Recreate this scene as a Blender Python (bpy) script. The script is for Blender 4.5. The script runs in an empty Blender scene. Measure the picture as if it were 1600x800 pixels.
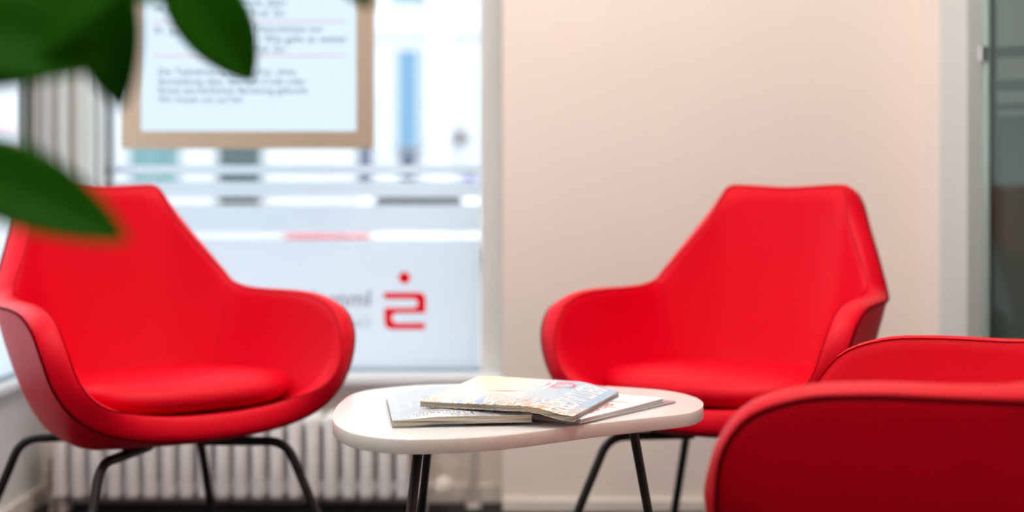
import bpy, bmesh, math, random
from mathutils import Vector, Matrix, Euler
random.seed(7)
SC = bpy.context.scene
COL = SC.collection

# ------------------------------------------------------------------ camera
FPX, YH, CH = 2400.0, 290.0, 0.85            # focal length (px of 1600), horizon row, eye height
cam_d = bpy.data.cameras.new('camera')
cam = bpy.data.objects.new('camera', cam_d)
COL.objects.link(cam)
cam.location = (0, 0, CH)
cam.rotation_euler = (math.pi / 2, 0, 0)
cam_d.sensor_width = 36
cam_d.lens = 36 * FPX / 1600
cam_d.shift_y = (YH - 400) / 1600
cam_d.clip_start = 0.05
cam_d.dof.use_dof = True
cam_d.dof.focus_distance = 2.25
cam_d.dof.aperture_fstop = 2.0
SC.camera = cam

# ------------------------------------------------------------------ world and exposure
w = bpy.data.worlds.new('overcast_sky')
SC.world = w
w.use_nodes = True
bg = w.node_tree.nodes['Background']
bg.inputs[0].default_value = (0.90, 0.95, 1.0, 1)
bg.inputs[1].default_value = 2.2
SC.view_settings.view_transform = 'Standard'
SC.view_settings.look = 'None'
SC.view_settings.gamma = 1
SC.view_settings.use_curve_mapping = False
SC.view_settings.exposure = 0.38
LAMP_POWER = 17.0


# ------------------------------------------------------------------ helpers
def P(x, y, d):
    """photo pixel + depth along the view -> world point"""
    return Vector(((x - 800) / FPX * d, d, CH + (YH - y) / FPX * d))


def on_z(x, y, z):
    """photo pixel on a horizontal plane of height z"""
    return P(x, y, FPX * (CH - z) / (y - YH))


def mat(name, col, rough=0.5, metal=0.0, spec=0.5, noise=0.0, nscale=40.0, bump=0.0, bscale=300.0, **kw):
    m = bpy.data.materials.new(name)
    m.use_nodes = True
    nt = m.node_tree
    b = nt.nodes['Principled BSDF']
    b.inputs['Base Color'].default_value = (*col, 1)
    b.inputs['Roughness'].default_value = rough
    b.inputs['Metallic'].default_value = metal
    b.inputs['Specular IOR Level'].default_value = spec
    for k, v in kw.items():
        b.inputs[k.replace('_', ' ')].default_value = v
    tc = nt.nodes.new('ShaderNodeTexCoord')
    if noise > 0:
        n = nt.nodes.new('ShaderNodeTexNoise')
        n.inputs['Scale'].default_value = nscale
        n.inputs['Detail'].default_value = 4
        nt.links.new(tc.outputs['Object'], n.inputs['Vector'])
        r = nt.nodes.new('ShaderNodeMapRange')
        r.inputs['To Min'].default_value = 1 - noise
        r.inputs['To Max'].default_value = 1 + noise
        nt.links.new(n.outputs['Fac'], r.inputs['Value'])
        mx = nt.nodes.new('ShaderNodeVectorMath')
        mx.operation = 'SCALE'
        mx.inputs[0].default_value = col
        nt.links.new(r.outputs[0], mx.inputs['Scale'])
        nt.links.new(mx.outputs[0], b.inputs['Base Color'])
    if bump > 0:
        n2 = nt.nodes.new('ShaderNodeTexNoise')
        n2.inputs['Scale'].default_value = bscale
        nt.links.new(tc.outputs['Object'], n2.inputs['Vector'])
        bp = nt.nodes.new('ShaderNodeBump')
        bp.inputs['Strength'].default_value = bump
        bp.inputs['Distance'].default_value = 0.002
        nt.links.new(n2.outputs['Fac'], bp.inputs['Height'])
        nt.links.new(bp.outputs[0], b.inputs['Normal'])
    return m


def film_mat(name, col, transp=0.1, diffuse=0.3):
    """thin film: light comes through it, scattered"""
    m = bpy.data.materials.new(name)
    m.use_nodes = True
    nt = m.node_tree
    nt.nodes.clear()
    out = nt.nodes.new('ShaderNodeOutputMaterial')
    tr = nt.nodes.new('ShaderNodeBsdfTranslucent')
    df = nt.nodes.new('ShaderNodeBsdfDiffuse')
    tp = nt.nodes.new('ShaderNodeBsdfTransparent')
    tr.inputs[0].default_value = (*col, 1)
    df.inputs[0].default_value = (*col, 1)
    a = nt.nodes.new('ShaderNodeMixShader')
    a.inputs[0].default_value = diffuse
    nt.links.new(tr.outputs[0], a.inputs[1])
    nt.links.new(df.outputs[0], a.inputs[2])
    c = nt.nodes.new('ShaderNodeMixShader')
    c.inputs[0].default_value = transp
    nt.links.new(a.outputs[0], c.inputs[1])
    nt.links.new(tp.outputs[0], c.inputs[2])
    nt.links.new(c.outputs[0], out.inputs[0])
    return m


def pane_mat(name, tint, refl=0.06):
    m = bpy.data.materials.new(name)
    m.use_nodes = True
    nt = m.node_tree
    nt.nodes.clear()
    out = nt.nodes.new('ShaderNodeOutputMaterial')
    tp = nt.nodes.new('ShaderNodeBsdfTransparent')
    tp.inputs[0].default_value = (*tint, 1)
    gl = nt.nodes.new('ShaderNodeBsdfGlossy')
    gl.inputs['Roughness'].default_value = 0.02
    c = nt.nodes.new('ShaderNodeMixShader')
    c.inputs[0].default_value = refl
    nt.links.new(tp.outputs[0], c.inputs[1])
    nt.links.new(gl.outputs[0], c.inputs[2])
    nt.links.new(c.outputs[0], out.inputs[0])
    return m


def emit_mat(name, col, strength):
    m = bpy.data.materials.new(name)
    m.use_nodes = True
    nt = m.node_tree
    nt.nodes.clear()
    out = nt.nodes.new('ShaderNodeOutputMaterial')
    e = nt.nodes.new('ShaderNodeEmission')
    e.inputs[0].default_value = (*col, 1)
    e.inputs[1].default_value = strength
    nt.links.new(e.outputs[0], out.inputs[0])
    return m


def link(o, parent=None):
    COL.objects.link(o)
    if parent is not None:
        o.parent = parent
    return o


def obj(name, bm, m, parent=None, smooth=False, loc=None):
    me = bpy.data.meshes.new(name)
    if isinstance(bm, bmesh.types.BMesh):
        bmesh.ops.recalc_face_normals(bm, faces=bm.faces[:])
        bm.to_mesh(me)
        bm.free()
    else:
        v, f = bm
        me.from_pydata([tuple(p) for p in v], [], f)
        me.validate()
        b2 = bmesh.new()
        b2.from_mesh(me)
        bmesh.ops.recalc_face_normals(b2, faces=b2.faces[:])
        b2.to_mesh(me)
        b2.free()
    if m:
        me.materials.append(m)
    if smooth:
        me.polygons.foreach_set('use_smooth', [True] * len(me.polygons))
        if smooth != 'all':
            try:
                me.set_sharp_from_angle(angle=math.radians(40))
            except Exception:
                pass
    o = bpy.data.objects.new(name, me)
    if loc is not None:
        o.location = loc
    return link(o, parent)


def tag(o, label, cat, group=None, kind=None):
    o['label'] = label
    if cat:
        o['category'] = cat
    if group:
        o['group'] = group
    if kind:
        o['kind'] = kind
    return o


def thing(name, label, cat, loc=(0, 0, 0), rz=0.0, group=None):
    o = bpy.data.objects.new(name, None)
    o.empty_display_size = 0.1
    o.location = loc
    o.rotation_euler = (0, 0, rz)
    link(o)
    return tag(o, label, cat, group)


def struct(name, bm, m, label, parent=None):
    o = obj(name, bm, m, parent)
    if parent is None:
        o['kind'] = 'structure'
        o['label'] = label
    return o


def box(x0, x1, y0, y1, z0, z1, bev=0.0, bm=None, seg=2):
    own = bm is None
    b = bmesh.new()
    bmesh.ops.create_cube(b, size=1)
    for v in b.verts:
        v.co = Vector((x0 + (v.co.x + .5) * (x1 - x0), y0 + (v.co.y + .5) * (y1 - y0), z0 + (v.co.z + .5) * (z1 - z0)))
    if bev > 0:
        bmesh.ops.bevel(b, geom=b.edges[:], offset=bev, segments=seg, affect='EDGES', profile=0.5)
    if own:
        return b
    me = bpy.data.meshes.new('tmp')
    b.to_mesh(me)
    b.free()
    bm.from_mesh(me)
    bpy.data.meshes.remove(me)
    return bm


def tube(path, r, n=12, closed=False, cap=True):
    """pipe along a polyline; r a number or a list"""
    pts = [Vector(p) for p in path]
    k = len(pts)
    rs = r if isinstance(r, (list, tuple)) else [r] * k
    V, F = [], []
    prev = None
    for i, p in enumerate(pts):
        if closed:
            t = (pts[(i + 1) % k] - pts[i - 1]).normalized()
        else:
            t = (pts[min(i + 1, k - 1)] - pts[max(i - 1, 0)]).normalized()
        if prev is None:
            a = Vector((0, 0, 1)) if abs(t.z) < .9 else Vector((1, 0, 0))
            u = (a - t * a.dot(t)).normalized()
        else:
            u = (prev - t * prev.dot(t)).normalized()
        prev = u
        w_ = t.cross(u)
        for j in range(n):
            an = 2 * math.pi * j / n
            V.append(p + (u * math.cos(an) + w_ * math.sin(an)) * rs[i])
    m_ = k if closed else k - 1
    for i in range(m_):
        for j in range(n):
            a = i * n + j
            b = i * n + (j + 1) % n
            c = ((i + 1) % k) * n + (j + 1) % n
            d = ((i + 1) % k) * n + j
            F.append((a, b, c, d))
    if cap and not closed:
        F.append(tuple(range(n - 1, -1, -1)))
        F.append(tuple(range((k - 1) * n, k * n)))
    return V, F


def bend(pts, rad, n=6):
    """round the inner corners of a polyline"""
    pts = [Vector(p) for p in pts]
    out = [pts[0]]
    for i in range(1, len(pts) - 1):
        a, b, c = pts[i - 1], pts[i], pts[i + 1]
        r = min(rad, (a - b).length * .49, (c - b).length * .49)
        s = b + (a - b).normalized() * r
        e = b + (c - b).normalized() * r
        for j in range(n + 1):
            t = j / n
            out.append(s * (1 - t) ** 2 + b * 2 * t * (1 - t) + e * t * t)
    out.append(pts[-1])
    return out


def lathe(profile, n=24, origin=(0, 0, 0), axis='Z'):
    V, F = [], []
    o = Vector(origin)
    for r, z in profile:
        for j in range(n):
            a = 2 * math.pi * j / n
            c, s = r * math.cos(a), r * math.sin(a)
            V.append(o + (Vector((c, s, z)) if axis == 'Z' else Vector((z, c, s)) if axis == 'X' else Vector((c, z, s))))
    k = len(profile)
    for i in range(k - 1):
        for j in range(n):
            F.append((i * n + j, i * n + (j + 1) % n, (i + 1) * n + (j + 1) % n, (i + 1) * n + j))
    F.append(tuple(range(n)))
    F.append(tuple(range((k - 1) * n, k * n)))
    return V, F


def crom(pts, per=12, closed=True):
    """centripetal Catmull-Rom through points"""
    pts = [Vector(p) for p in pts]
    n = len(pts)
    out = []
    rng = range(n) if closed else range(n - 1)
    for i in rng:
        if closed:
            p0, p1, p2, p3 = pts[i - 1], pts[i], pts[(i + 1) % n], pts[(i + 2) % n]
        else:
            p1, p2 = pts[i], pts[i + 1]
            p0 = pts[i - 1] if i else p1 * 2 - p2
            p3 = pts[i + 2] if i + 2 < n else p2 * 2 - p1
        t0 = 0
        t1 = t0 + max((p1 - p0).length, 1e-6) ** .5
        t2 = t1 + max((p2 - p1).length, 1e-6) ** .5
        t3 = t2 + max((p3 - p2).length, 1e-6) ** .5
        for j in range(per):
            t = t1 + (t2 - t1) * j / per
            a1 = p0 * ((t1 - t) / (t1 - t0)) + p1 * ((t - t0) / (t1 - t0))
            a2 = p1 * ((t2 - t) / (t2 - t1)) + p2 * ((t - t1) / (t2 - t1))
            a3 = p2 * ((t3 - t) / (t3 - t2)) + p3 * ((t - t2) / (t3 - t2))
            b1 = a1 * ((t2 - t) / (t2 - t0)) + a2 * ((t - t0) / (t2 - t0))
            b2 = a2 * ((t3 - t) / (t3 - t1)) + a3 * ((t - t1) / (t3 - t1))
            out.append(b1 * ((t2 - t) / (t2 - t1)) + b2 * ((t - t1) / (t2 - t1)))
    if not closed:
        out.append(pts[-1])
    return out


def resample(pts, n, closed=True):
    k = len(pts)
    seg = [(pts[(i + 1) % k] - pts[i]).length for i in range(k if closed else k - 1)]
    tot = sum(seg)
    out, i, acc = [], 0, 0.0
    for j in range(n):
        s = tot * j / (n if closed else n - 1)
        while i < len(seg) - 1 and acc + seg[i] < s - 1e-12:
            acc += seg[i]
            i += 1
        f = (s - acc) / seg[i] if seg[i] > 0 else 0
        out.append(pts[i].lerp(pts[(i + 1) % k], f))
    return out


def prism(poly, z0, z1):
    """extrude a 2-D outline (x, y) from z0 to z1"""
    n = len(poly)
    V = [(p[0], p[1], z0) for p in poly] + [(p[0], p[1], z1) for p in poly]
    F = [tuple(range(n - 1, -1, -1)), tuple(range(n, 2 * n))]
    F += [(i, (i + 1) % n, n + (i + 1) % n, n + i) for i in range(n)]
    return V, F


def text_mesh(s, size, extrude=0.0004, align='LEFT', bold=0.0, squeeze=1.0):
    c = bpy.data.curves.new('t', 'FONT')
    c.body = s
    c.size = size
    c.extrude = extrude
    c.offset = bold
    c.align_x = align
    c.resolution_u = 3
    o = bpy.data.objects.new('t', c)
    COL.objects.link(o)
    dg = bpy.context.evaluated_depsgraph_get()
    me = bpy.data.meshes.new_from_object(o.evaluated_get(dg))
    bpy.data.objects.remove(o)
    bpy.data.curves.remove(c)
    if squeeze != 1.0:
        for v in me.vertices:
            v.co.x *= squeeze
    me.materials.clear()
    return me


def text_obj(name, s, size, m, mtx, parent=None, **kw):
    """flat lettering; mtx maps text plane (x right, y up) to the parent's space"""
    me = text_mesh(s, size, **kw)
    me.transform(mtx)
    me.materials.append(m)
    me.name = name
    return link(bpy.data.objects.new(name, me), parent)


# ------------------------------------------------------------------ materials
M = {}
M['wall'] = mat('warm_white_plaster', (0.88, 0.775, 0.71), .85, noise=.02, nscale=3, bump=.12, bscale=220)
M['wall_grey'] = mat('pale_grey_plaster', (0.74, 0.74, 0.75), .8, noise=.02, nscale=3, bump=.1, bscale=220)
M['wall_dim'] = mat('grey_office_wall', (0.30, 0.30, 0.29), .8, noise=.03, nscale=2)
M['ceiling'] = mat('white_ceiling', (0.8, 0.8, 0.78), .9, noise=.02, nscale=5)
M['floor'] = mat('charcoal_carpet', (0.022, 0.022, 0.024), .95, noise=.5, nscale=180, bump=.8, bscale=500)
M['baseboard'] = mat('cream_baseboard', (0.80, 0.74, 0.66), .5, noise=.03, nscale=8)
M['frame'] = mat('grey_white_window_frame', (0.72, 0.71, 0.69), .45, noise=.02, nscale=10)
M['frame_dark'] = mat('dark_grey_window_frame', (0.10, 0.115, 0.10), .4, noise=.05, nscale=20)
M['frame_white'] = mat('white_lacquered_frame', (0.62, 0.65, 0.64), .35, noise=.02, nscale=10)
M['sill'] = mat('white_sill', (0.82, 0.85, 0.88), .35, noise=.02, nscale=10)
M['joint'] = mat('grey_joint', (0.25, 0.33, 0.38), .5)
M['glass'] = pane_mat('window_glass', (0.97, 0.99, 0.99), .04)
M['glass_door'] = pane_mat('tinted_door_glass', (0.66, 0.72, 0.69), .03)
M['film'] = film_mat('frosted_window_film', (0.74, 0.78, 0.82), .10, .22)
M['film_door'] = film_mat('frosted_door_film', (0.34, 0.42, 0.40), .30, .6)
M['logo'] = film_mat('red_window_film', (1.0, 0.003, 0.045), .0, .22)
M['letter_grey'] = film_mat('grey_window_lettering', (0.36, 0.30, 0.36), .1, .4)
M['letter_pale'] = film_mat('pale_window_lettering', (0.56, 0.58, 0.64), .15, .3)
M['letter_dark'] = mat('dark_door_lettering', (0.05, 0.06, 0.06), .6)
M['radiator'] = mat('white_radiator_enamel', (0.90, 0.87, 0.87), .3, noise=.03, nscale=15)
M['brass'] = mat('aged_brass', (0.34, 0.26, 0.17), .45, metal=.7, noise=.2, nscale=60)
M['pipe'] = mat('painted_pipe', (0.55, 0.50, 0.47), .4, noise=.04, nscale=20)
M['plastic_white'] = mat('cream_plastic', (0.80, 0.72, 0.63), .4, noise=.02, nscale=30)
M['red'] = mat('red_felt_upholstery', (0.70, 0.0, 0.014), .40, spec=.13, noise=.04, nscale=260, bump=.25, bscale=900)
M['seam'] = mat('dark_red_stitching', (0.12, 0.0, 0.002), .8, spec=.03, noise=.1, nscale=300)
M['seam_soft'] = mat('red_stitching', (0.34, 0.0, 0.004), .8, spec=.03, noise=.1, nscale=300)
M['black'] = mat('black_powder_coat', (0.012, 0.013, 0.012), .38, noise=.1, nscale=200)
M['rubber'] = mat('black_rubber', (0.015, 0.015, 0.015), .8, noise=.1, nscale=100)
M['table'] = mat('white_laminate', (0.84, 0.84, 0.83), .16, spec=.5, noise=.01, nscale=30)
M['table_edge'] = mat('white_edge_band', (0.80, 0.79, 0.74), .35, noise=.015, nscale=30)
M['bezel'] = mat('champagne_bezel', (0.46, 0.36, 0.27), .45, metal=.15, noise=.03, nscale=40)
M['ink'] = mat('screen_dark_text', (0.05, 0.08, 0.11), .6)
M['ink_red'] = mat('screen_red_rule', (0.65, 0.12, 0.16), .6)
M['steel'] = mat('brushed_steel', (0.55, 0.55, 0.53), .3, metal=1.0, noise=.05, nscale=80)
M['glass_edge'] = mat('green_glass_edge', (0.24, 0.33, 0.29), .15, spec=.8, noise=.08, nscale=12)

# ------------------------------------------------------------------ the room
LX, RX, BY, NY, TOP, BACK = -1.26, 1.07, 4.01, 4.12, 2.8, -2.5
struct('floor', box(LX - .3, 4.0, BACK - .2, 4.5, -.1, 0), M['floor'], 'dark charcoal carpet floor under the chairs')
struct('ceiling', box(LX - .3, 4.0, BACK - .2, 4.5, TOP, TOP + .1), M['ceiling'], 'white ceiling above the seating corner')
struct('wall_back', box(-.025, 4.0, BY, 4.4, 0, TOP), M['wall'], 'plain warm beige wall behind the red chairs')
bm = box(LX, -.025, NY, 4.4, 0, .33)
struct('wall_parapet', bm, M['wall'], 'low pale wall under the shop window behind the radiator')
bm = box(LX - .3, LX, BACK, 2.7, 0, TOP)
box(LX - .3, LX, 2.7, NY + .28, 0, .345, bm=bm)
box(LX - .3, LX, 2.7, NY + .28, 2.6, TOP, bm=bm)
struct('wall_left', bm, M['wall_grey'], 'pale grey side wall below the side window')
bm = box(LX, -.025, NY, 4.4, 2.6, TOP)
struct('wall_lintel', bm, M['wall'], 'wall strip above the shop window')
bm = box(RX, RX + .14, 3.83, BY, 0, TOP)
box(RX, RX + .14, BACK, 2.62, 0, TOP, bm=bm)
box(RX, RX + .14, 2.62, 3.83, 2.2, TOP, bm=bm)
struct('wall_right', bm, M['wall'], 'beige wall return beside the white door frame')
struct('wall_rear', box(LX - .3, 4.0, BACK - .2, BACK, 0, TOP), M['wall_dim'], 'wall at the far end of the room')
bm = box(3.9, 4.0, BACK, BY, 0, TOP)
struct('wall_office', bm, M['wall_dim'], 'dark grey wall of the next room beyond the glass door')

struct('baseboard_back', box(-.025, RX, BY - .012, BY, 0, .032, .003), M['baseboard'], 'narrow cream baseboard along the beige wall')
struct('baseboard_window', box(LX + .012, -.025, NY - .012, NY, 0, .05, .003), M['baseboard'], 'cream baseboard under the radiator')
struct('baseboard_left', box(LX, LX + .012, BACK, NY - .012, 0, .05, .003), M['baseboard'], 'pale baseboard along the side wall')
struct('baseboard_right', box(RX - .012, RX, 3.83, BY - .012, 0, .032, .003), M['baseboard'], 'cream baseboard beside the door frame')

# door frame and opened glass door
bm = box(RX - .004, RX + .144, 3.605, 3.83, 0, 2.2, .004)
box(RX - .004, RX + .144, 2.62, 2.70, 0, 2.2, .004, bm=bm)
box(RX - .004, RX + .144, 2.70, 3.605, 2.12, 2.2, .004, bm=bm)
struct('trim_1', bm, M['frame_white'], 'white lacquered door frame at the end of the beige wall')

door = thing('door_1', 'dark tinted glass door with frosted stripes, standing open', None, (RX + .035, 3.575, 0), math.atan2(-.755, .656))
door['kind'] = 'structure'
obj('glass_pane', box(.012, .90, -.005, .005, .012, 2.10, .001), M['glass_door'], door)
for z0, z1 in ((1.168, 1.9), (1.092, 1.144), (1.040, 1.067), (1.010, 1.022)):
    obj('frosted_stripe', box(.03, .895, -.0066, -.0056, z0, z1), M['film_door'], door)
obj('hinge_rail', box(-.008, .012, -.009, .009, .005, 2.10, .003), M['glass_edge'], door)
obj('hinge', lathe([(.006, 0), (.011, .002), (.011, .035), (.006, .037)], 16, (-.004, -.010, 1.138)), M['steel'], door, True)
obj('hinge', lathe([(.006, 0), (.011, .002), (.011, .035), (.006, .037)], 16, (-.004, -.010, .25)), M['steel'], door, True)
obj('door_handle', tube(bend([(.84, -.006, 1.0), (.84, -.05, 1.0), (.84, -.05, .75), (.84, -.006, .75)], .02), .009), M['steel'], door, True)

# ------------------------------------------------------------------ shop window in the niche
GY = 4.15                                        # glass plane
win = thing('window_1', 'large shop window with frosted stripes and a red logo', None, (0, 0, 0))
win['kind'] = 'structure'
gx0, gx1, gz0, gz1 = P(166, 0, GY).x, P(751, 0, GY).x, .355, 2.55
obj('glass_pane', box(gx0, gx1, GY, GY + .008, gz0, gz1), M['glass'], win)
obj('window_jamb', box(gx1, -.0255, GY - .025, GY + .05, .34, 2.6, .004), M['frame'], win)
obj('window_head', box(gx0, gx1, GY - .025, GY + .05, 2.55, 2.6, .004), M['frame'], win)
obj('window_sill', box(LX + .001, -.0255, 4.03, NY + .08, .328, .350, .004), M['sill'], win)
obj('bottom_joint', box(gx0, gx1, GY - .012, GY + .03, .350, .3575), M['joint'], win)
FY = GY - .0016
zz = lambda y: P(0, y, GY).z
for ya, yb in ((258, 272), (284, 307), (321, 362), (374, 576)):
    obj('frosted_stripe', box(gx0 + .004, gx1 - .004, FY, GY - .0006, zz(yb), zz(ya)), M['film'], win)
# left corner of the window: stacked vertical profiles
prof = [(76, 91, 4.10, 'frame'), (91, 106, 4.075, 'frame_white'), (106, 132, 4.11, 'frame'), (132, 149, 4.085, 'frame_white'),
        (149, 151.5, 4.105, 'frame_dark'), (151.5, 163, 4.09, 'frame_white'), (163, 166, 4.10, 'frame_dark')]
for xa, xb, yy, mm in prof:
    obj('window_profile', box(P(xa, 0, yy).x, P(xb, 0, yy).x, yy, GY + .04, .35, 2.6, .002), M[mm], win)

# red logo on the film (seen from inside, so mirrored)
def arc(cx, cy, r, a0, a1, n=6):
    return [(cx + r * math.cos(math.radians(a0 + (a1 - a0) * i / n)), cy - r * math.sin(math.radians(a0 + (a1 - a0) * i / n))) for i in range(n + 1)]
out = [(600, 457)] + arc(655, 467, 10, 90, 0) + [(665, 489)] + arc(620, 497, 8, 90, 270) + arc(660, 509.5, 5, 80, -80, 4)
out += arc(611, 504.5, 10, 270, 180) + [(600, 481)] + arc(646, 474, 7, -90, 90)[0:] + [(600, 467)]
lp = [(P(x, y, FY).x, P(x, y, FY).z) for x, y in out]
V, F = prism(lp, 0, .0012)
V = [(a, FY - .0004 - c, b) for a, b, c in V]
obj('logo_emblem', (V, F), M['logo'], win)
V, F = prism([(P(632 + 9 * math.cos(t * math.pi / 12), 434 + 9 * math.sin(t * math.pi / 12), FY).x,
               P(632 + 9 * math.cos(t * math.pi / 12), 434 + 9 * math.sin(t * math.pi / 12), FY).z) for t in range(24)], 0, .0012)
V = [(a, FY - .0004 - c, b) for a, b, c in V]
obj('logo_dot', (V, F), M['logo'], win)
def mirror_text(name, s, x, y, size, m):
    p = P(x, y, FY)
    mt = Matrix(((-1, 0, 0, p.x), (0, 0, -1, FY - .0006), (0, 1, 0, p.z), (0, 0, 0, 1)))
    text_obj(name, s, size, m, mt, win, extrude=.0003)
mirror_text('lettering', 'Immobilien', 581, 479, .064, M['letter_grey'])
mirror_text('lettering', 'Center', 580, 510, .034, M['letter_pale'])

# side window on the left wall
sw = thing('window_2', 'side window in the left wall with frosted lower film', None)
sw['kind'] = 'structure'
SX = LX - .006
obj('glass_pane', box(SX - .008, SX, 2.75, 3.975, .375, 2.55), M['glass'], sw)
obj('window_frame', box(LX - .02, LX + .004, 3.975, 4.075, .35, 2.6, .003), M['frame_dark'], sw)
obj('window_frame', box(LX - .02, LX + .004, 2.70, 2.75, .35, 2.6, .003), M['frame_dark'], sw)
obj('window_frame', box(LX - .02, LX + .004, 2.75, 3.975, 2.55, 2.6, .003), M['frame_dark'], sw)
obj('frame_bead', box(LX + .004, LX + .012, 4.022, 4.036, .37, 2.6, .002), M['frame_white'], sw)
obj('window_sill', box(LX - .001, LX + .035, 2.70, 4.028, .345, .366, .003), M['sill'], sw)
obj('bottom_joint', box(SX - .012, SX + .012, 2.75, 3.975, .366, .376), M['joint'], sw)
obj('frosted_stripe', box(SX + .0006, SX + .0016, 2.75, 3.975, .378, .70), M['film'], sw)
struct('wall_corner', box(LX - .02, LX, 4.075, 4.4, .345, 2.6), M['frame'], 'grey corner post between the two windows')

# ------------------------------------------------------------------ ceiling lamps
def ceiling_lamp(x, y, label):
    t = thing('ceiling_lamp', label, 'lamp', (x, y, TOP), 0, 'recessed ceiling panels')
    bm = bmesh.new()
    for a in ((-.32, .32, -.32, -.30), (-.32, .32, .30, .32), (-.32, -.30, -.30, .30), (.30, .32, -.30, .30)):
        box(*a, -.03, 0, bm=bm)
    obj('housing', bm, M['frame_white'], t)
    obj('diffuser', box(-.30, .30, -.30, .30, -.022, -.012), M['lamp'], t)
M['lamp'] = emit_mat('lit_lamp_diffuser', (1.0, 0.93, 0.84), LAMP_POWER)
ceiling_lamp(-.45, 2.15, 'square ceiling panel lamp above the left red chair')
ceiling_lamp(.45, 2.75, 'square ceiling panel lamp above the right red chair')
ceiling_lamp(-.1, .2, 'square ceiling panel lamp above the camera side of the room')

# ------------------------------------------------------------------ hanging screen
DS = 3.93
sx0, sx1, sz0 = P(190, 0, DS).x, P(583, 0, DS).x, P(0, 232, DS).z
dx0, dx1, dz0 = P(220, 0, DS).x, P(557, 0, DS).x, P(0, 205, DS).z
sz1 = sz0 + 1.05
scr = thing('display_screen', 'lit information screen in a beige frame hanging in the shop window', 'screen', ((sx0 + sx1) / 2, DS, sz0))
ox, oz = (sx0 + sx1) / 2, sz0
bm = bmesh.new()
X0, X1, Z1 = sx0 - ox, sx1 - ox, sz1 - oz
a0, a1, b0, b1 = dx0 - ox, dx1 - ox, dz0 - oz, Z1 - (dz0 - sz0)
for q in ((X0, X1, 0, b0), (X0, X1, b1, Z1), (X0, a0, b0, b1), (a1, X1, b0, b1)):
    box(q[0], q[1], -.004, .05, q[2], q[3], bm=bm)
obj('bezel', bm, M['bezel'], scr)
obj('back_cover', box(X0 + .01, X1 - .01, .05, .062, .01, Z1 - .01, .004), M['frame_dark'], scr)
M['screen'] = emit_mat('lit_screen_panel', (0.70, 0.85, 0.96), .86)
panel = obj('screen_panel', box(a0, a1, .004, .05, b0, b1), M['screen'], scr)
for xx in (X0 + .12, X1 - .12):
    obj('hanger_cable', tube([(xx, .03, Z1), (xx, .03, TOP - oz)], .003, 8), M['steel'], scr)
def scr_text(s, x, y, size, m='ink'):
    p = P(x, y, DS)
    mt = Matrix(((1, 0, 0, p.x - ox), (0, 0, -1, .0034), (0, 1, 0, p.z - oz), (0, 0, 0, 1)))
    text_obj('screen_text', s, size, M[m], mt, panel, extrude=.0003)
TS = .0275
scr_text('30. April', 240, 18, TS)
scr_text('Marktbericht 2021', 322, 10, TS)
scr_text('Referent: Prof. Dr.', 322, 26, TS)
scr_text('01. Juli', 240, 53, TS)
scr_text('Politische Erkenntnisse zur', 322, 50, TS)
scr_text('Wahl 2021 - Wie geht es weiter', 322, 66, TS)
scr_text('Referent: Prof. Dr.', 322, 82, TS)
scr_text('Die Teilnahme ist kostenfrei, ohne', 246, 117, TS * .92)
scr_text('Anmeldung über den QR-Code oder', 246, 132, TS * .92)
scr_text('Ihrem persönlichen Beratung gebucht', 246, 146, TS * .92)
scr_text('Wir freuen uns auf Sie!', 246, 160, TS * .85)
for x0, x1, yy in ((240, 540, 34), (240, 540, 87)):
    pa, pb = P(x0, yy, DS), P(x1, yy, DS)
    obj('screen_rule', box(pa.x - ox, pb.x - ox, .0028, .0036, pa.z - oz - .0012, pa.z - oz + .0012), M['ink_red'], panel)

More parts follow.
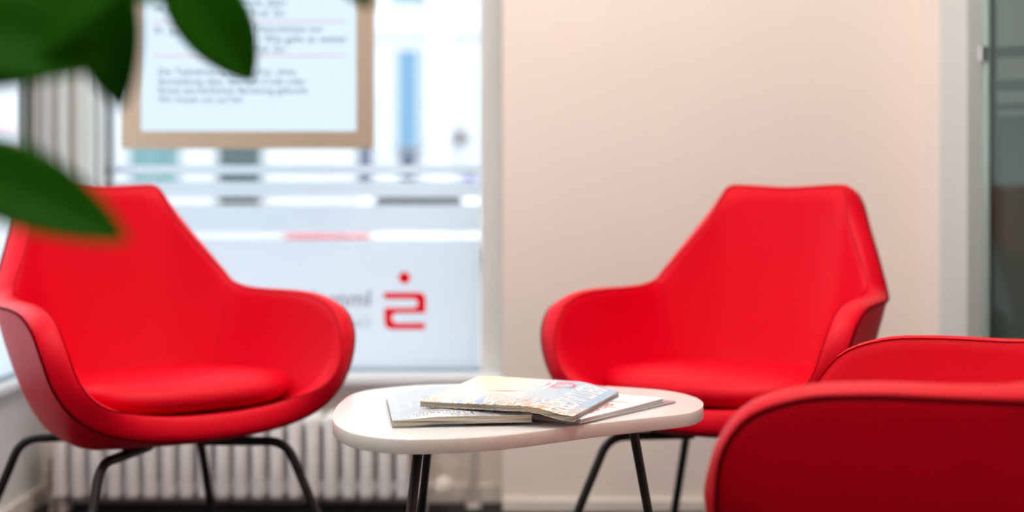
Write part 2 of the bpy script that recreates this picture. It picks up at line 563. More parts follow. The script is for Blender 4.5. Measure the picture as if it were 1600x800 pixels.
# ------------------------------------------------------------------ radiator
def radiator():
    n, pitch = 21, .0465
    x0 = P(98, 0, 3.98).x
    t = thing('radiator', 'white ribbed column radiator under the shop window', 'radiator', (x0, 4.0, 0))
    H0, H1 = .04, .262
    b = bmesh.new()
    for yc in (-.045, 0, .045):
        box(-.0168, .0168, yc - .017, yc + .017, H0 + .012, H1 - .012, .012, bm=b, seg=3)
    box(-.0185, .0185, -.062, .062, H1 - .055, H1, .015, bm=b, seg=3)
    box(-.0185, .0185, -.062, .062, H0, H0 + .045, .015, bm=b, seg=3)
    first = obj('column', b, M['radiator'], t, True)
    for i in range(1, n):
        c = first.copy()
        c.location = (i * pitch, 0, 0)
        link(c, t)
    L = (n - 1) * pitch
    obj('header_pipe', tube([(-.02, 0, H1 - .03), (L + .02, 0, H1 - .03)], .016), M['radiator'], t, True)
    obj('header_pipe', tube([(-.02, 0, H0 + .025), (L + .02, 0, H0 + .025)], .016), M['radiator'], t, True)
    for xx in (.0, L):
        for k in (1, -1):
            pass
        obj('foot', box(xx - .012, xx + .012, -.03, .03, 0, H0 + .01, .004), M['radiator'], t)
    # brass valve, left
    vx = P(83, 0, 3.98).x - x0
    v = obj('valve', lathe([(.006, .055), (.012, .058), (.013, .075), (.009, .080), (.011, .086), (.015, .09), (.015, .108), (.010, .112), (.010, .124), (.012, .126), (.012, .138), (.005, .140)], 16, (vx, -.02, 0)), M['brass'], t, True)
    obj('inlet_pipe', tube([(vx, -.02, 0), (vx, -.02, .058)], .010), M['pipe'], t, True)
    obj('valve_link', tube([(vx, -.02, .098), (-.02, 0, H0 + .025)], .009), M['brass'], t, True)
    # thermostat head, right
    hx = P(694, 0, 3.98).x - x0
    obj('thermostat_head', lathe([(.012, -.035), (.022, -.030), (.025, -.010), (.025, .015), (.020, .028), (.008, .032)], 20, (hx, -.035, .075), 'Y'), M['plastic_white'], t, True)
    obj('valve_link', tube([(hx, -.01, .075), (L, 0, H0 + .025)], .009), M['pipe'], t, True)
    obj('vent_plug', lathe([(.006, -.03), (.018, -.025), (.018, 0), (.010, .006)], 16, (P(711, 0, 3.98).x - x0, -.01, P(0, 700, 3.98).z), 'Y'), M['plastic_white'], t, True)
    obj('vent_link', tube([(P(711, 0, 3.98).x - x0, -.01, P(0, 700, 3.98).z), (L, 0, H1 - .09)], .007), M['pipe'], t, True)
radiator()
px = P(740, 0, 4.06).x
pp = thing('heating_pipe', 'thin grey heating pipe rising from the floor right of the radiator', 'pipe', (px, 4.06, 0))
obj('riser', tube([(0, 0, 0), (0, 0, .327)], .0095), M['pipe'], pp, True)
obj('floor_rosette', lathe([(.0096, .012), (.016, .010), (.022, .002), (.022, 0)], 20), M['pipe'], pp, True)

# ------------------------------------------------------------------ red shell chairs
HALF = [(0, .291, .838), (.10, .289, .841), (.140, .284, .838), (.160, .271, .820), (.192, .231, .763), (.225, .190, .704), (.251, .157, .654), (.262, .139, .634),
        (.274, .108, .627), (.292, .03, .6265), (.308, -.07, .627), (.317, -.140, .620), (.321, -.195, .597),
        (.317, -.223, .557), (.300, -.234, .502), (.268, -.240, .456), (.219, -.245, .423), (.154, -.252, .405), (.082, -.257, .397), (0, -.260, .395)]
def build_chair():
    NT, NS, T = 144, 16, .044
    loop = [Vector(p) for p in HALF] + [Vector((-p[0], p[1], p[2])) for p in HALF[-2:0:-1]]
    rim = resample(crom(loop, 14), NT)
    BZ = .372
    def sec(R, s):
        B = Vector((R.x * .56, R.y * .56 + .01, BZ))
        d = B - R
        p1 = R + Vector((d.x * .16, d.y * .16, d.z * .48))
        p2 = R + Vector((d.x * .52, d.y * .52, d.z * .97))
        return R * (1 - s) ** 3 + p1 * 3 * s * (1 - s) ** 2 + p2 * 3 * s * s * (1 - s) + B * s ** 3
    ss = [(i / (NS - 1)) ** 1.15 for i in range(NS)]
    O = [[sec(R, s) for R in rim] for s in ss]
    for i in range(1, NS):                       # soften the corners of the plan away from the rim
        for _ in range(min(4 + i * 5, 40)):
            r = O[i]
            O[i] = [(r[j - 1] + r[j] * 2 + r[(j + 1) % NT]) / 4 for j in range(NT)]
    cen = Vector((0, 0, .60))
    Nn = []
    for i in range(NS):
        row = []
        for j in range(NT):
            dt = O[i][(j + 1) % NT] - O[i][j - 1]
            ds = O[min(i + 1, NS - 1)][j] - O[max(i - 1, 0)][j]
            n = dt.cross(ds).normalized()
            row.append(n)
        Nn.append(row)
    # orient outward (away from the middle of the bucket) and smooth along the rim
    k0 = Nn[5][0]
    if k0.dot(O[5][0] - cen) < 0:
        Nn = [[-n for n in r] for r in Nn]
    for _ in range(6):
        Nn = [[(r[j - 1] + r[j] * 2 + r[(j + 1) % NT]).normalized() for j in range(NT)] for r in Nn]
    I = [[O[i][j] - Nn[i][j] * T for j in range(NT)] for i in range(NS)]
    rows = []
    for i in range(NS - 1, -1, -1):
        rows.append(O[i])
    up = [(O[0][j] - O[1][j]).normalized() for j in range(NT)]
    for f, h in ((.08, .0035), (.25, .0065), (.5, .0075), (.75, .0065), (.92, .0035)):
        rows.append([O[0][j].lerp(I[0][j], f) + up[j] * h for j in range(NT)])
    for i in range(NS):
        rows.append(I[i])
    V = [p for r in rows for p in r]
    F = []
    for i in range(len(rows) - 1):
        for j in range(NT):
            F.append((i * NT + j, i * NT + (j + 1) % NT, (i + 1) * NT + (j + 1) % NT, (i + 1) * NT + j))
    for r, c in ((0, BZ), (len(rows) - 1, BZ + T)):
        ci = len(V)
        cc = Vector((0, .01, 0))
        cc.z = sum(p.z for p in rows[r]) / NT
        V.append(cc)
        for j in range(NT):
            F.append((r * NT + j, r * NT + (j + 1) % NT, ci))
    t = bpy.data.objects.new('shell_armchair', None)
    t.empty_display_size = .1
    link(t)
    sh = obj('shell', (V, F), M['red'], t, 'all')
    obj('piping', tube([O[0][j] + up[j] * .0005 + Nn[0][j] * .0006 for j in range(NT)], .0022, 6, True), M['seam'], sh, 'all')
    obj('piping', tube([I[0][j] + up[j] * .0008 - Nn[0][j] * .0002 for j in range(NT)], .0010, 6, True), M['seam_soft'], sh, 'all')
    # seams where the back panel meets the arms
    def nearest(x):
        return min(range(NT), key=lambda j: (rim[j] - Vector((x, .139, .638))).length)
    for sx in (1, -1):
        j = nearest(.260 * sx)
        obj('side_seam', tube([I[i][j] + Nn[i][j] * .0004 for i in range(0, NS - 6)], .0007, 6), M['seam_soft'], sh, 'all')
    # seat cushion: soft pad
    NP, prof = 72, [(.80, -.040), (.93, -.034), (1.0, -.016), (.985, .000), (.93, .009), (.80, .015), (.55, .019), (.28, .021), (.0, .0215)]
    V, F = [], []
    for r, z in prof:
        for j in range(NP):
            a = 2 * math.pi * j / NP
            c, s = math.cos(a), math.sin(a)
            e = 2 / 3.4
            x = .226 * abs(c) ** e * (1 if c >= 0 else -1) * r
            y = .232 * abs(s) ** e * (1 if s >= 0 else -1) * r
            if y > 0:
                x *= 1 - .22 * (y / .23) ** 2
            V.append(Vector((x, y - .008, .474 + z - .05 * y - .014 * max(0, (-y - .13) / .1) ** 2)))
    for i in range(len(prof) - 1):
        for j in range(NP):
            F.append((i * NP + j, i * NP + (j + 1) % NP, (i + 1) * NP + (j + 1) % NP, (i + 1) * NP + j))
    F.append(tuple(range(NP)))
    cu = obj('seat_cushion', (V, F), M['red'], t, 'all')
    # steel frame
    bm = box(-.11, .11, -.10, .10, .362, .3705, .003)
    obj('under_frame', bm, M['black'], t)
    for sx in (1, -1):
        for sy in (1, -1):
            path = bend([(.05 * sx, .085 * sy, .3615), (.19 * sx, .178 * sy, .3575), (.300 * sx, .283 * sy, .004)], .035, 8)
            l = obj('leg', tube(path, .0088, 14), M['black'], t, True)
            e = Vector(path[-1])
            obj('foot_glide', lathe([(.010, 0), (.012, .002), (.012, .012), (.009, .016)], 14, (e.x, e.y, 0)), M['rubber'], l, True)
    return t

def copy_tree(o, parent=None):
    c = o.copy()
    COL.objects.link(c)
    c.parent = parent
    for ch in list(o.children):
        copy_tree(ch, c)
    return c

chair = build_chair()
spots = [((-.695, 2.975), 39.5, 'red upholstered shell armchair left of the table, in front of the window'),
         ((.446, 3.06), -33, 'red upholstered shell armchair behind the table, against the beige wall'),
         ((.556, 1.880), -112.5, 'red upholstered shell armchair nearest the camera, seen from its side')]
for i, ((x, y), a, lab) in enumerate(spots):
    c = chair if i == 0 else copy_tree(chair)
    c.location = (x, y, 0)
    c.rotation_euler = (0, 0, math.radians(a))
    tag(c, lab, 'armchair', 'red shell armchairs around the table')

# ------------------------------------------------------------------ table
HT = .50
k = (CH - HT) / .39
plan = [(-.105, 2.368), (-.18, 2.364), (-.243, 2.41), (-.288, 2.51), (-.306, 2.63), (-.309, 2.77), (-.29, 2.905), (-.22, 2.985), (-.12, 3.018), (0, 3.02),
        (.12, 3.005), (.23, 2.968), (.302, 2.915), (.338, 2.835), (.341, 2.737), (.305, 2.64), (.22, 2.578), (.13, 2.515), (-.02, 2.40)]
plan = [(x * k, y * k) for x, y in plan]
tcx, tcy = 0.0, 2.7 * k
tb = thing('coffee_table', 'white rounded triangular coffee table on thin black legs', 'table', (tcx, tcy, 0))
outl = resample(crom([(x - tcx, y - tcy, 0) for x, y in plan], 10), 120)
TH = .021
def ring(inset, z):
    n = len(outl)
    r = []
    for j in range(n):
        tdir = (outl[(j + 1) % n] - outl[j - 1]).normalized()
        nn = Vector((tdir.y, -tdir.x, 0))
        if nn.dot(outl[j]) > 0:
            nn = -nn
        r.append(outl[j] + nn * inset + Vector((0, 0, z)))
    return r
n = len(outl)
def stack(rings, cap0, cap1):
    V = [p for r in rings for p in r]
    F = []
    for i in range(len(rings) - 1):
        for j in range(n):
            F.append((i * n + j, i * n + (j + 1) % n, (i + 1) * n + (j + 1) % n, (i + 1) * n + j))
    if cap0:
        F.append(tuple(range(n)))
    if cap1:
        F.append(tuple(range((len(rings) - 1) * n, len(rings) * n)))
    return V, F
obj('tabletop', stack([ring(.0016, HT - TH), ring(.0016, HT - .0012), ring(.0022, HT)], True, True), M['table'], tb)
obj('edge_band', stack([ring(.0018, HT - TH), ring(.0006, HT - TH), ring(0, HT - TH + .001), ring(0, HT - .0015), ring(.0005, HT - .0006), ring(.0020, HT - .0004)], False, False), M['table_edge'], tb, True)
def table_leg(xa, ya, da, xb, yb, db):
    a = P(xa, ya, da)
    b = P(xb, yb, db)
    a.z, dz = HT - TH, 0
    t_ = (b - a)
    f = (a.z - .004) / (a.z - b.z)
    e = a + t_ * f
    o3 = Vector((tcx, tcy, 0))
    lg = obj('leg', tube([a - o3, e - o3], [.0075, .0060], 14), M['black'], tb, True)
    obj('mounting_plate', lathe([(.028, -.004), (.028, 0)], 20, a - o3), M['black'], lg)
    obj('foot_glide', lathe([(.008, 0), (.009, .002), (.009, .010), (.006, .012)], 14, (e.x - tcx, e.y - tcy, 0)), M['rubber'], lg, True)
table_leg(656, 700, 2.27, 642, 800, 2.22)
table_leg(675, 700, 2.56, 658, 800, 2.62)
table_leg(987, 668, 2.42, 1013, 800, 2.42)

# ------------------------------------------------------------------ magazines
def pages_mat(name, c0, c1, scale):
    m = mat(name, c0, .7)
    nt = m.node_tree
    b = nt.nodes['Principled BSDF']
    tc = nt.nodes.new('ShaderNodeTexCoord')
    mp = nt.nodes.new('ShaderNodeMapping')
    mp.inputs['Scale'].default_value = (6, 6, scale)
    nt.links.new(tc.outputs['Object'], mp.inputs[0])
    nz = nt.nodes.new('ShaderNodeTexNoise')
    nz.inputs['Scale'].default_value = 1
    nz.inputs['Detail'].default_value = 2
    nt.links.new(mp.outputs[0], nz.inputs['Vector'])
    r = nt.nodes.new('ShaderNodeValToRGB')
    r.color_ramp.elements[0].position = .38
    r.color_ramp.elements[0].color = (*c1, 1)
    r.color_ramp.elements[1].position = .58
    r.color_ramp.elements[1].color = (*c0, 1)
    nt.links.new(nz.outputs['Fac'], r.inputs[0])
    nt.links.new(r.outputs[0], b.inputs['Base Color'])
    return m
M['pages'] = pages_mat('stacked_page_edges', (.62, .60, .50), (.20, .17, .12), 900)
M['pages_white'] = pages_mat('white_page_edges', (.74, .74, .72), (.45, .45, .45), 900)

def cover_mat(name, stops, noise_cols=None, ang=0.0, w_=.21, h_=.297, nscale=14, blotch=.45, gloss=.18):
    """printed glossy cover: colour ramp along a direction, with photographic blotches"""
    m = mat(name, (1, 1, 1), gloss)
    nt = m.node_tree
    b = nt.nodes['Principled BSDF']
    b.inputs['Coat Weight'].default_value = .4
    b.inputs['Coat Roughness'].default_value = .08
    tc = nt.nodes.new('ShaderNodeTexCoord')
    mp = nt.nodes.new('ShaderNodeMapping')
    mp.inputs['Rotation'].default_value = (0, 0, ang)
    mp.inputs['Scale'].default_value = (1 / w_, 1 / h_, 0)
    mp.vector_type = 'POINT'
    nt.links.new(tc.outputs['Object'], mp.inputs[0])
    sp = nt.nodes.new('ShaderNodeSeparateXYZ')
    nt.links.new(mp.outputs[0], sp.inputs[0])
    r = nt.nodes.new('ShaderNodeValToRGB')
    while len(r.color_ramp.elements) < len(stops):
        r.color_ramp.elements.new(.5)
    for e, (p, c) in zip(r.color_ramp.elements, stops):
        e.position = p
        e.color = (*c, 1)
    nt.links.new(sp.outputs[0], r.inputs[0])
    last = r.outputs[0]
    if noise_cols:
        mp2 = nt.nodes.new('ShaderNodeMapping')
        mp2.inputs['Scale'].default_value = (2.2, .8, 0)
        mp2.inputs['Rotation'].default_value = (0, 0, .5)
        nt.links.new(mp.outputs[0], mp2.inputs[0])
        nz = nt.nodes.new('ShaderNodeTexNoise')
        nz.inputs['Scale'].default_value = nscale / 4
        nz.inputs['Detail'].default_value = 5
        nz.inputs['Distortion'].default_value = .8
        nt.links.new(mp2.outputs[0], nz.inputs['Vector'])
        r2 = nt.nodes.new('ShaderNodeValToRGB')
        r2.color_ramp.interpolation = 'CONSTANT'
        while len(r2.color_ramp.elements) < len(noise_cols):
            r2.color_ramp.elements.new(.5)
        for i, (e, c) in enumerate(zip(r2.color_ramp.elements, noise_cols)):
            e.position = .25 + .5 * i / len(noise_cols)
            e.color = (*c, 1)
        nt.links.new(nz.outputs['Fac'], r2.inputs[0])
        # blotches live in the lower part of the picture (small local y)
        rr = nt.nodes.new('ShaderNodeMapRange')
        rr.inputs['From Min'].default_value = blotch
        rr.inputs['From Max'].default_value = 0.05
        nt.links.new(sp.outputs[1], rr.inputs['Value'])
        mx = nt.nodes.new('ShaderNodeMix')
        mx.data_type = 'RGBA'
        nt.links.new(rr.outputs[0], mx.inputs[0])
        nt.links.new(last, mx.inputs[6])
        nt.links.new(r2.outputs[0], mx.inputs[7])
        last = mx.outputs[2]
    nt.links.new(last, b.inputs['Base Color'])
    return m

def sheet(w_, h_, zf, z0, z1, inset=0.0, nx=14, ny=14):
    V, F = [], []
    for layer in (z0, z1):
        for j in range(ny + 1):
            for i in range(nx + 1):
                u, v = i / nx, j / ny
                V.append(Vector((inset + u * (w_ - 2 * inset), inset + v * (h_ - 2 * inset), zf(u, v) + layer)))
    s = (nx + 1) * (ny + 1)
    def q(l, i, j): return l * s + j * (nx + 1) + i
    for j in range(ny):
        for i in range(nx):
            F.append((q(0, i, j), q(0, i, j + 1), q(0, i + 1, j + 1), q(0, i + 1, j)))
            F.append((q(1, i, j), q(1, i + 1, j), q(1, i + 1, j + 1), q(1, i, j + 1)))
    for i in range(nx):
        F.append((q(0, i, 0), q(0, i + 1, 0), q(1, i + 1, 0), q(1, i, 0)))
        F.append((q(0, i, ny), q(1, i, ny), q(1, i + 1, ny), q(0, i + 1, ny)))
    for j in range(ny):
        F.append((q(0, 0, j), q(1, 0, j), q(1, 0, j + 1), q(0, 0, j + 1)))
        F.append((q(0, nx, j), q(0, nx, j + 1), q(1, nx, j + 1), q(1, nx, j)))
    return V, F

def magazine(label, corner, rot, w_, h_, t_, z, zf, cover, pages, back):
    t = thing('magazine', label, 'magazine', (corner[0], corner[1], z), math.radians(rot), 'magazines on the coffee table')
    c = .0007
    obj('back_cover', sheet(w_, h_, zf, 0, c), back, t)
    obj('page_block', sheet(w_, h_, zf, c, t_ - c, .0012), pages, t)
    fc = obj('front_cover', sheet(w_, h_, zf, t_ - c, t_), cover, t)
    return t, fc

def print_on(fc, s, x, y, ang, size, m, w_, h_, zf, t_, squeeze=1.0, bold=0.0, name='lettering'):
    me = text_mesh(s, size, extrude=0.0, squeeze=squeeze, bold=bold)
    R = Matrix.Rotation(math.radians(ang), 4, 'Z')
    for v in me.vertices:
        p = R @ v.co
        u, vv = (x + p.x) / w_, (y + p.y) / h_
        v.co = Vector((x + p.x, y + p.y, zf(u, vv) + t_ + .00025))
    me.materials.append(m)
    me.name = name
    return link(bpy.data.objects.new(name, me), fc)

def patch_on(fc, pts, m, w_, h_, zf, t_, name, lift=.0002):
    V = [Vector((x, y, zf(x / w_, y / h_) + t_ + lift)) for x, y in pts]
    return obj(name, (V, [tuple(range(len(V)))]), m, fc)

M['print_white'] = mat('white_print', (.90, .90, .90), .3)
M['print_pink'] = mat('pink_print', (.85, .16, .30), .3)
M['print_blue'] = mat('violet_blue_print', (.12, .13, .55), .3)
M['print_red'] = mat('red_script_print', (.72, .12, .04), .4)
M['print_dark'] = mat('dark_print', (.04, .035, .035), .3)
M['print_orange'] = mat('orange_print', (.80, .30, .10), .3)
M['cover_grey'] = cover_mat('grey_magazine_cover', [(0, (.68, .71, .74)), (.5, (.58, .60, .63)), (1, (.40, .40, .42))], [(.66, .68, .72), (.48, .50, .54), (.58, .60, .64), (.30, .31, .34)], w_=.21, h_=.297, nscale=18, blotch=.9)
M['cover_photo'] = cover_mat('yellow_to_sky_blue_cover', [(0, (.92, .89, .55)), (.25, (.94, .92, .78)), (.42, (.92, .93, .93)), (.60, (.58, .79, .94)), (1, (.32, .60, .90))],
                             [(.90, .86, .50), (.25, .22, .20), (.88, .90, .92), (.78, .40, .16), (.90, .90, .88), (.22, .34, .58), (.88, .80, .55), (.14, .12, .12)], w_=.235, h_=.285, nscale=20, blotch=.42)
M['cover_white'] = mat('white_magazine_cover', (.88, .89, .90), .55, spec=.2, noise=.01, nscale=20)
M['cover_silver'] = cover_mat('silver_brochure_cover', [(0, (.30, .31, .33)), (1, (.45, .46, .48))])

flat = lambda u, v: 0.0
# grey magazine, lowest on the left
c0 = on_z(613, 669, HT)
def smooth(a, b, x):
    x = min(1, max(0, (x - a) / (b - a)))
    return x * x * (3 - 2 * x)
zA = lambda u, v: .0099 * smooth(.02, .36, u) * (.45 + .55 * smooth(0, .13, v))
tA, fA = magazine('grey magazine lying left on the table under the colourful one', (c0.x, c0.y), 6.5, .204, .290, .0108, HT + .0004, zA, M['cover_grey'], M['pages'], M['cover_silver'])
aA = (.204, .290, zA, .0108)
print_on(fA, 'NO', .192, .060, 180, .040, M['print_white'], *aA, squeeze=1.3)
print_on(fA, 'DAS BAUPROJEKT', .172, .026, 180, .016, M['print_white'], *aA, squeeze=1.25)
for i in range(9):
    x = .030 + i * .0165
    patch_on(fA, [(x, .106), (x + .004, .106), (x + .0055 + .002 * (i % 3 - 1), .158), (x + .0015 + .002 * (i % 3 - 1), .158)], M['print_white'], *aA, 'title_bar')
patch_on(fA, [(.196, .004), (.2035, .004), (.2035, .10), (.196, .10)], M['print_blue'], *aA, 'blue_corner_stripe')
patch_on(fA, [(.150, .042), (.196, .004), (.196, .10), (.120, .10)], M['print_dark'], *aA, 'dark_corner_field', .0001)

# thin brochure at the bottom on the right, then the white magazine on it
c1 = on_z(903, 664, HT)
tD, fD = magazine('thin silver brochure lowest in the pile at the right of the table', (c1.x - .002, c1.y - .008), -36, .005 + .20, .285, .0030, HT + .0004, flat, M['cover_silver'], M['pages_white'], M['cover_silver'])
tD.location = (c1.x - .166, c1.y + .113, HT + .0004)
c2 = on_z(908, 658, .507)
zC = lambda u, v: .0035 * max(0, u - .6) * max(0, v - .55)
RC = -33.0
WC, HC = .215, .262
ux = Vector((math.cos(math.radians(RC)), math.sin(math.radians(RC))))
tC, fC = magazine('white magazine with red script at the right, under the colourful one', (c2.x - ux.x * WC, c2.y - ux.y * WC), RC, WC, HC, .0060, HT + .0038, zC, M['cover_white'], M['pages_white'], M['cover_white'])
print_on(fC, 'Leben', WC - .058, .190, -82, .050, M['print_red'], WC, HC, zC, .006, squeeze=1.2)

# colourful magazine on top
zB = lambda u, v: .0116 * (1 - smooth(.70, 1.0, u)) + .005 * v * (1 - u)
RB = -17.5
nl = on_z(655, 629, .5285)
WB, HB, TB = .236, .285, .0082
tB, fB = magazine('colourful yellow and sky blue magazine lying on top of the others', (nl.x, nl.y), RB, WB, HB, TB, HT + .0106, zB, M['cover_photo'], M['pages'], M['cover_photo'])
aB = (WB, HB, zB, TB)
print_on(fB, 'REUTLINGEN', WB - .052, HB - .012, -90, .052, M['print_white'], *aB, squeeze=.80, bold=.0008)
patch_on(fB, [(WB - .012, .004), (WB - .007, .004), (WB - .007, HB - .012), (WB - .012, HB - .012)], M['print_white'], *aB, 'title_rule')
patch_on(fB, [(.002, HB - .006), (WB - .002, HB - .006), (WB - .002, HB - .0005), (.002, HB - .0005)], M['print_pink'], *aB, 'pink_edge_stripe')
patch_on(fB, [(WB - .082 + .024 * math.cos(a * math.pi / 12), HB - .055 + .030 * math.sin(a * math.pi / 12)) for a in range(24)], M['print_pink'], *aB, 'pink_badge')
print_on(fB, 'GEA', WB - .090, HB - .034, -90, .026, M['print_white'], *aB, squeeze=.9)
for x, y0, y1, ww in ((.135, .17, .26, .006), (.122, .16, .25, .004), (.110, .19, .25, .003), (.128, .03, .10, .004)):
    patch_on(fB, [(x, y0), (x + ww, y0), (x + ww, y1), (x, y1)], M['print_white'], *aB, 'text_line', .00022)
for x, y, l, hh, m_ in ((.060, .130, .060, .012, 'print_orange'), (.095, .085, .05, .010, 'print_white'), (.120, .060, .06, .010, 'print_orange'), (.04, .10, .07, .006, 'print_white')):
    patch_on(fB, [(x, y), (x + l * .5, y + hh * .2), (x + l, y + hh * 1.6), (x + l * .45, y + hh * 1.1)], M[m_], *aB, 'photo_highlight', .00015)

# ------------------------------------------------------------------ leafy plant close to the camera
M['leaf'] = mat('glossy_green_leaf', (.011, .090, .0), .55, spec=.06, noise=.25, nscale=30)
M['stem'] = mat('brown_green_stem', (.10, .09, .04), .7, noise=.2, nscale=50)
M['pot'] = mat('white_ceramic_pot', (.7, .7, .68), .3, noise=.02, nscale=20)
M['soil'] = mat('dark_potting_soil', (.03, .02, .015), .95, noise=.4, nscale=90, bump=.8, bscale=120)
PXY = (-.50, 1.12)
pl = thing('potted_plant', 'leafy green pot plant hanging into view close to the camera, blurred', 'plant', (PXY[0], PXY[1], 0))
po = Vector((PXY[0], PXY[1], 0))
obj('pot', lathe([(.085, 0), (.10, .01), (.125, .24), (.132, .26), (.132, .28), (.120, .28), (.112, .25), (.112, .24)], 32), M['pot'], pl, True)
obj('soil', lathe([(.111, .215), (.111, .25), (.05, .256), (.005, .258)], 24), M['soil'], pl, True)
def leaf(base, tip, width, nrm, droop=.01, name='leaf'):
    base, tip = Vector(base) - po, Vector(tip) - po
    ax = tip - base
    L = ax.length
    t = ax.normalized()
    n_ = Vector(nrm)
    n_ = (n_ - t * n_.dot(t)).normalized()
    s = t.cross(n_)
    NU, NV = 18, 8
    V, F = [], []
    for lay in (0, 1):
        for i in range(NU + 1):
            u = i / NU
            half = width * .5 * (math.sin(math.pi * u ** .95) ** .72) if 0 < u < 1 else 0
            half = max(half, .0012)
            for j in range(NV + 1):
                v = j / NV * 2 - 1
                fold = abs(v) * half * .25
                V.append(base + t * (u * L) + s * (v * half) + n_ * (droop * 4 * u * (1 - u) + fold - (.0006 if lay else 0)))
    S = (NU + 1) * (NV + 1)
    q = lambda l, i, j: l * S + i * (NV + 1) + j
    for i in range(NU):
        for j in range(NV):
            F.append((q(0, i, j), q(0, i + 1, j), q(0, i + 1, j + 1), q(0, i, j + 1)))
            F.append((q(1, i, j), q(1, i, j + 1), q(1, i + 1, j + 1), q(1, i + 1, j)))
        F.append((q(0, i, 0), q(1, i, 0), q(1, i + 1, 0), q(0, i + 1, 0)))
        F.append((q(0, i, NV), q(0, i + 1, NV), q(1, i + 1, NV), q(1, i, NV)))
    return obj(name, (V, F), M['leaf'], pl, 'all')
# stems
stem_top = Vector((-.46, 1.12, 1.25))
trunk = crom([(0, 0, .25), (.015, .01, .6), (-.01, 0, .9), (.04, 0, 1.25), (.07, .02, 1.42)], 8, False)
obj('stem', tube(trunk, [.011 - .006 * i / (len(trunk) - 1) for i in range(len(trunk))], 10), M['stem'], pl, True)
def twig(a, b, sag=.02):
    a, b = Vector(a) - po, Vector(b) - po
    m_ = (a + b) / 2 + Vector((0, 0, sag))
    pts = crom([a, m_, b], 6, False)
    return obj('twig', tube(pts, [.0035 - .002 * i / (len(pts) - 1) for i in range(len(pts))], 8), M['stem'], pl, True)
def seen_leaf(bx, by, bd, tx, ty, td, wpx, nrm=(0, -1, .35), droop=.008, root=None):
    b_, t_ = P(bx, by, bd), P(tx, ty, td)
    leaf(b_, t_, wpx / FPX * (bd + td) / 2, nrm, droop)
    if root is not None:
        twig(root, b_)
T1, T2, T3 = (-.51, 1.12, .80), (-.50, 1.12, 1.02), (-.46, 1.12, 1.20)
seen_leaf(-130, 230, .98, 200, 376, .95, 135, (0.1, -1, .4), root=T1)
seen_leaf(256, -62, 1.28, 394, 126, 1.30, 118, (.2, -1, .3), root=T3)
seen_leaf(150, -110, 1.05, 190, 172, 1.06, 120, (-.1, -1, .3), root=T3)
seen_leaf(220, -70, 1.0, -80, 130, 1.02, 190, (0, -1, .5), root=T3)
seen_leaf(-130, 40, .98, 165, 100, 1.0, 165, (0, -1, .5), root=T2)
seen_leaf(-100, -70, 1.05, 140, 50, 1.05, 180, (.1, -1, .3), root=T2)
seen_leaf(40, -110, 1.1, 275, 0, 1.1, 120, (.1, -1, .3), root=T3)
seen_leaf(430, -170, 1.15, 580, 14, 1.15, 80, (.1, -1, .3), root=T3)
seen_leaf(-120, 90, 1.04, 110, 110, 1.0, 120, (.1, -1, .3), root=T2)
rnd = random.Random(3)
for i in range(26):                                 # rest of the crown, above and left of the frame
    z = rnd.uniform(.72, 1.45)
    a = rnd.uniform(0, 2 * math.pi)
    r = rnd.uniform(.05, .10)
    b_ = po + Vector((.02 + r * math.cos(a), r * math.sin(a), z))
    d_ = Vector((math.cos(a), math.sin(a), rnd.uniform(-.9, .1))).normalized()
    L = rnd.uniform(.09, .13)
    t_ = b_ + d_ * L
    bad = False
    for p in (b_, t_):
        xp = 800 + p.x / p.y * FPX
        yp = YH - (p.z - CH) / p.y * FPX
        if xp > -40 and yp > -40:
            bad = True
    if bad:
        continue
    leaf(b_, t_, rnd.uniform(.045, .06), (0, 0, 1), .01)
    twig(po + Vector((.015, 0, z - .04)), b_, .005)

# ------------------------------------------------------------------ the street outside
M['asphalt'] = mat('pale_paving', (.42, .42, .43), .9, noise=.1, nscale=4)
M['facade'] = mat('white_rendered_facade', (.66, .68, .71), .9, noise=.02, nscale=2)
M['facade2'] = mat('pale_grey_facade', (.74, .75, .79), .9, noise=.02, nscale=2)
M['pane_blue'] = mat('sky_blue_pane', (.14, .29, .43), .15)
M['pane_teal'] = mat('teal_pane', (.12, .26, .28), .2)
M['pane_dark'] = mat('dark_green_pane', (.035, .075, .075), .2)
M['pane_navy'] = mat('navy_pane', (.07, .09, .16), .3)
M['sign_red'] = mat('red_sign_paint', (.65, .06, .12), .6)
struct('ground', box(-45, 25, 4.4, 60, -.56, -.50), M['asphalt'], 'pale paved street outside the window')
DB = 30.0
bl = thing('town_house', 'white rendered house across the street with narrow windows', 'building', (-6, DB, -.50))
bo = Vector((-6, DB, -.50))
obj('facade_wall', box(-16, 12, 0, 8, 0, 9), M['facade'], bl)
obj('roof', ([(-16.3, -.4, 9), (12.3, -.4, 9), (12.3, 8.4, 9), (-16.3, 8.4, 9), (-16.3, 4, 11.5), (12.3, 4, 11.5)], [(0, 1, 2, 3), (0, 1, 5, 4), (2, 3, 4, 5), (0, 4, 3), (1, 2, 5)]), mat('slate_roof', (.2, .2, .22), .8, noise=.1, nscale=6), bl)
def house_window(x0, y0, x1, y1, mm):
    a, b = P(x0, y0, DB) - bo, P(x1, y1, DB) - bo
    bm = bmesh.new()
    for q in ((a.x - .07, b.x + .07, a.z, a.z + .07), (a.x - .07, b.x + .07, b.z - .07, b.z), (a.x - .07, a.x, b.z, a.z), (b.x, b.x + .07, b.z, a.z)):
        box(q[0], q[1], -.06, .0, q[2], q[3], bm=bm)
    f = obj('window', bm, M['facade'], bl)
    obj('pane', box(a.x, b.x, -.02, -.005, b.z, a.z), M[mm], f)
house_window(621, 78, 654, 232, 'pane_blue')
house_window(624, 236, 652, 292, 'pane_navy')
house_window(560, 150, 582, 292, 'pane_navy')
house_window(203, 120, 282, 286, 'pane_teal')
house_window(340, 120, 410, 322, 'pane_dark')
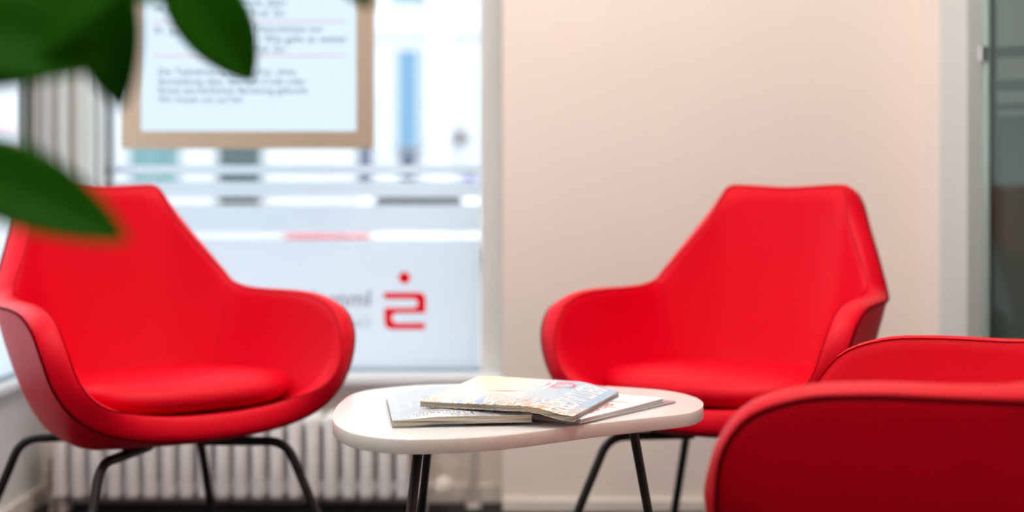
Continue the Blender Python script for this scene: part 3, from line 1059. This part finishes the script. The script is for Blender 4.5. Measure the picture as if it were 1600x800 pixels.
house_window(612, -190, 680, 2, 'pane_teal')
house_window(430, -190, 500, 2, 'pane_teal')
house_window(250, -190, 320, 2, 'pane_teal')
q = P(720, 215, DB) - bo
ln = obj('wall_lantern', lathe([(.03, -.14), (.10, -.10), (.11, .06), (.04, .12)], 14, (q.x, -.20, q.z)), mat('brown_lantern', (.10, .05, .03), .5), bl, True)
obj('lantern_bracket', box(q.x - .02, q.x + .02, -.2, 0, q.z + .10, q.z + .14), M['frame_dark'], ln)
q = P(733, 276, DB) - bo
obj('letter_box', box(q.x - .10, q.x + .10, -.12, 0, q.z - .10, q.z + .14, .02), mat('violet_letter_box', (.13, .10, .34), .5), bl)
obj('cornice', box(-16, 12, -.15, 0, P(0, 20, DB).z + .1, P(0, 12, DB).z + .1), M['facade2'], bl)
obj('pilaster', box(P(668, 0, DB).x + 6, P(705, 0, DB).x + 6, -.12, 0, 0, 9), M['facade2'], bl)
# red lettered sign, seen through the side window
sg = thing('shop_sign', 'white shop board with red markings seen through the side window', 'sign', (-11.4, DB - 3, -.50))
so = Vector((-11.4, DB - 3, -.50))
a, b = P(-170, 130, DB - 3) - so, P(60, 262, DB - 3) - so
obj('board', box(a.x, b.x, -.05, .05, b.z, a.z), M['facade'], sg)
for xx in (a.x + .2, b.x - .2):
    obj('post', box(xx - .05, xx + .05, .05, .12, 0, a.z), M['frame_dark'], sg)
a2, b2 = P(-160, 203, DB - 3) - so, P(55, 209, DB - 3) - so
obj('red_stripe', box(a2.x, b2.x, -.06, -.051, b2.z, a2.z), mat('pink_sign_paint', (.75, .35, .42), .6), sg)
for i in range(14):
    q = P(-150 + i * 14, 244, DB - 3) - so
    obj('red_mark', box(q.x, q.x + .09, -.06, -.051, q.z - .03, q.z + .05), M['sign_red'], sg)
# parked cars
M['car_red'] = mat('red_car_paint', (.50, .03, .05), .3)
M['car_white'] = mat('white_car_paint', (.85, .86, .88), .3)
M['car_glass'] = mat('dark_car_glass', (.05, .055, .065), .15)
M['tyre'] = mat('tyre_rubber', (.02, .02, .02), .8)
M['car_lamp'] = mat('car_lamp_glass', (.7, .7, .7), .2)
def car(name, label, x, y, paint, hgt, wid):
    t = thing(name, label, 'car', (x, y, -.50), 0, 'cars parked in the street')
    hw = wid / 2
    prof = [(-2.0, .35), (-2.05, .62), (-1.95, .80), (-1.0, .92), (-.35, hgt - .08), (0, hgt), (1.2, hgt), (1.75, hgt - .12), (2.0, .95), (2.05, .4), (2.0, .3), (-1.95, .28)]
    V, F = [], []
    npf = len(prof)
    for sx in (-1, -.86, .86, 1):
        for yy, z in prof:
            inw = .0 if z < .95 else (z - .95) * .32
            zz_ = z if abs(sx) < 1 else z - (.04 if z > .6 else -.04)
            V.append((sx * hw * (1 - inw * .6), yy, zz_))
    for l in range(3):
        for i in range(npf):
            F.append((l * npf + i, l * npf + (i + 1) % npf, (l + 1) * npf + (i + 1) % npf, (l + 1) * npf + i))
    F.append(tuple(range(npf)))
    F.append(tuple(range(3 * npf, 4 * npf)))
    obj('body', (V, F), paint, t, True)
    z0, z1 = .98, hgt - .13
    f0 = -1.0 + (z0 - .92) / (hgt - 1.0) * .65
    f1 = -1.0 + (z1 - .92) / (hgt - 1.0) * .65
    obj('windscreen', ([(-hw * .80, f0 - .012, z0), (hw * .80, f0 - .012, z0), (hw * .70, f1 - .012, z1), (-hw * .70, f1 - .012, z1),
                        (-hw * .80, f0 + .01, z0), (hw * .80, f0 + .01, z0), (hw * .70, f1 + .01, z1), (-hw * .70, f1 + .01, z1)],
                       [(0, 1, 2, 3), (4, 5, 6, 7), (0, 1, 5, 4), (1, 2, 6, 5), (2, 3, 7, 6), (3, 0, 4, 7)]), M['car_glass'], t)
    for sx in (-1, 1):
        obj('headlamp', box(sx * hw * .72 - .16, sx * hw * .72 + .16, -2.06, -1.96, .62, .74, .02), M['car_lamp'], t)
        for yy in (-1.3, 1.3):
            obj('wheel', lathe([(.20, -.10), (.31, -.09), (.32, 0), (.31, .09), (.20, .10)], 20, (sx * (hw - .10), yy, .32), 'X'), M['tyre'], t, True)
    return t
car('parked_car', 'white parked car seen low at the right of the shop window', P(655, 0, 24).x, 24.5, M['car_white'], 1.42, 1.85)

# low red planter on the pavement
pd = 9.0
a, b = P(452, 364, pd), P(575, 420, pd)
pt = thing('planter_box', 'low red planter box on the pavement, dimly seen through the frosted window', 'planter', ((a.x + b.x) / 2, pd, -.50))
w2 = (b.x - a.x) / 2
hz = a.z + .46
V = [(-w2 * .9, -.15, 0), (w2 * .9, -.15, 0), (w2 * .9, .15, 0), (-w2 * .9, .15, 0), (-w2, -.17, hz), (w2, -.17, hz), (w2, .17, hz), (-w2, .17, hz)]
obj('trough', (V, [(0, 1, 2, 3), (4, 5, 6, 7), (0, 1, 5, 4), (1, 2, 6, 5), (2, 3, 7, 6), (3, 0, 4, 7)]), M['car_red'], pt)
obj('rim', box(-w2 - .01, w2 + .01, -.18, .18, hz, hz + .03, .006), M['car_red'], pt)
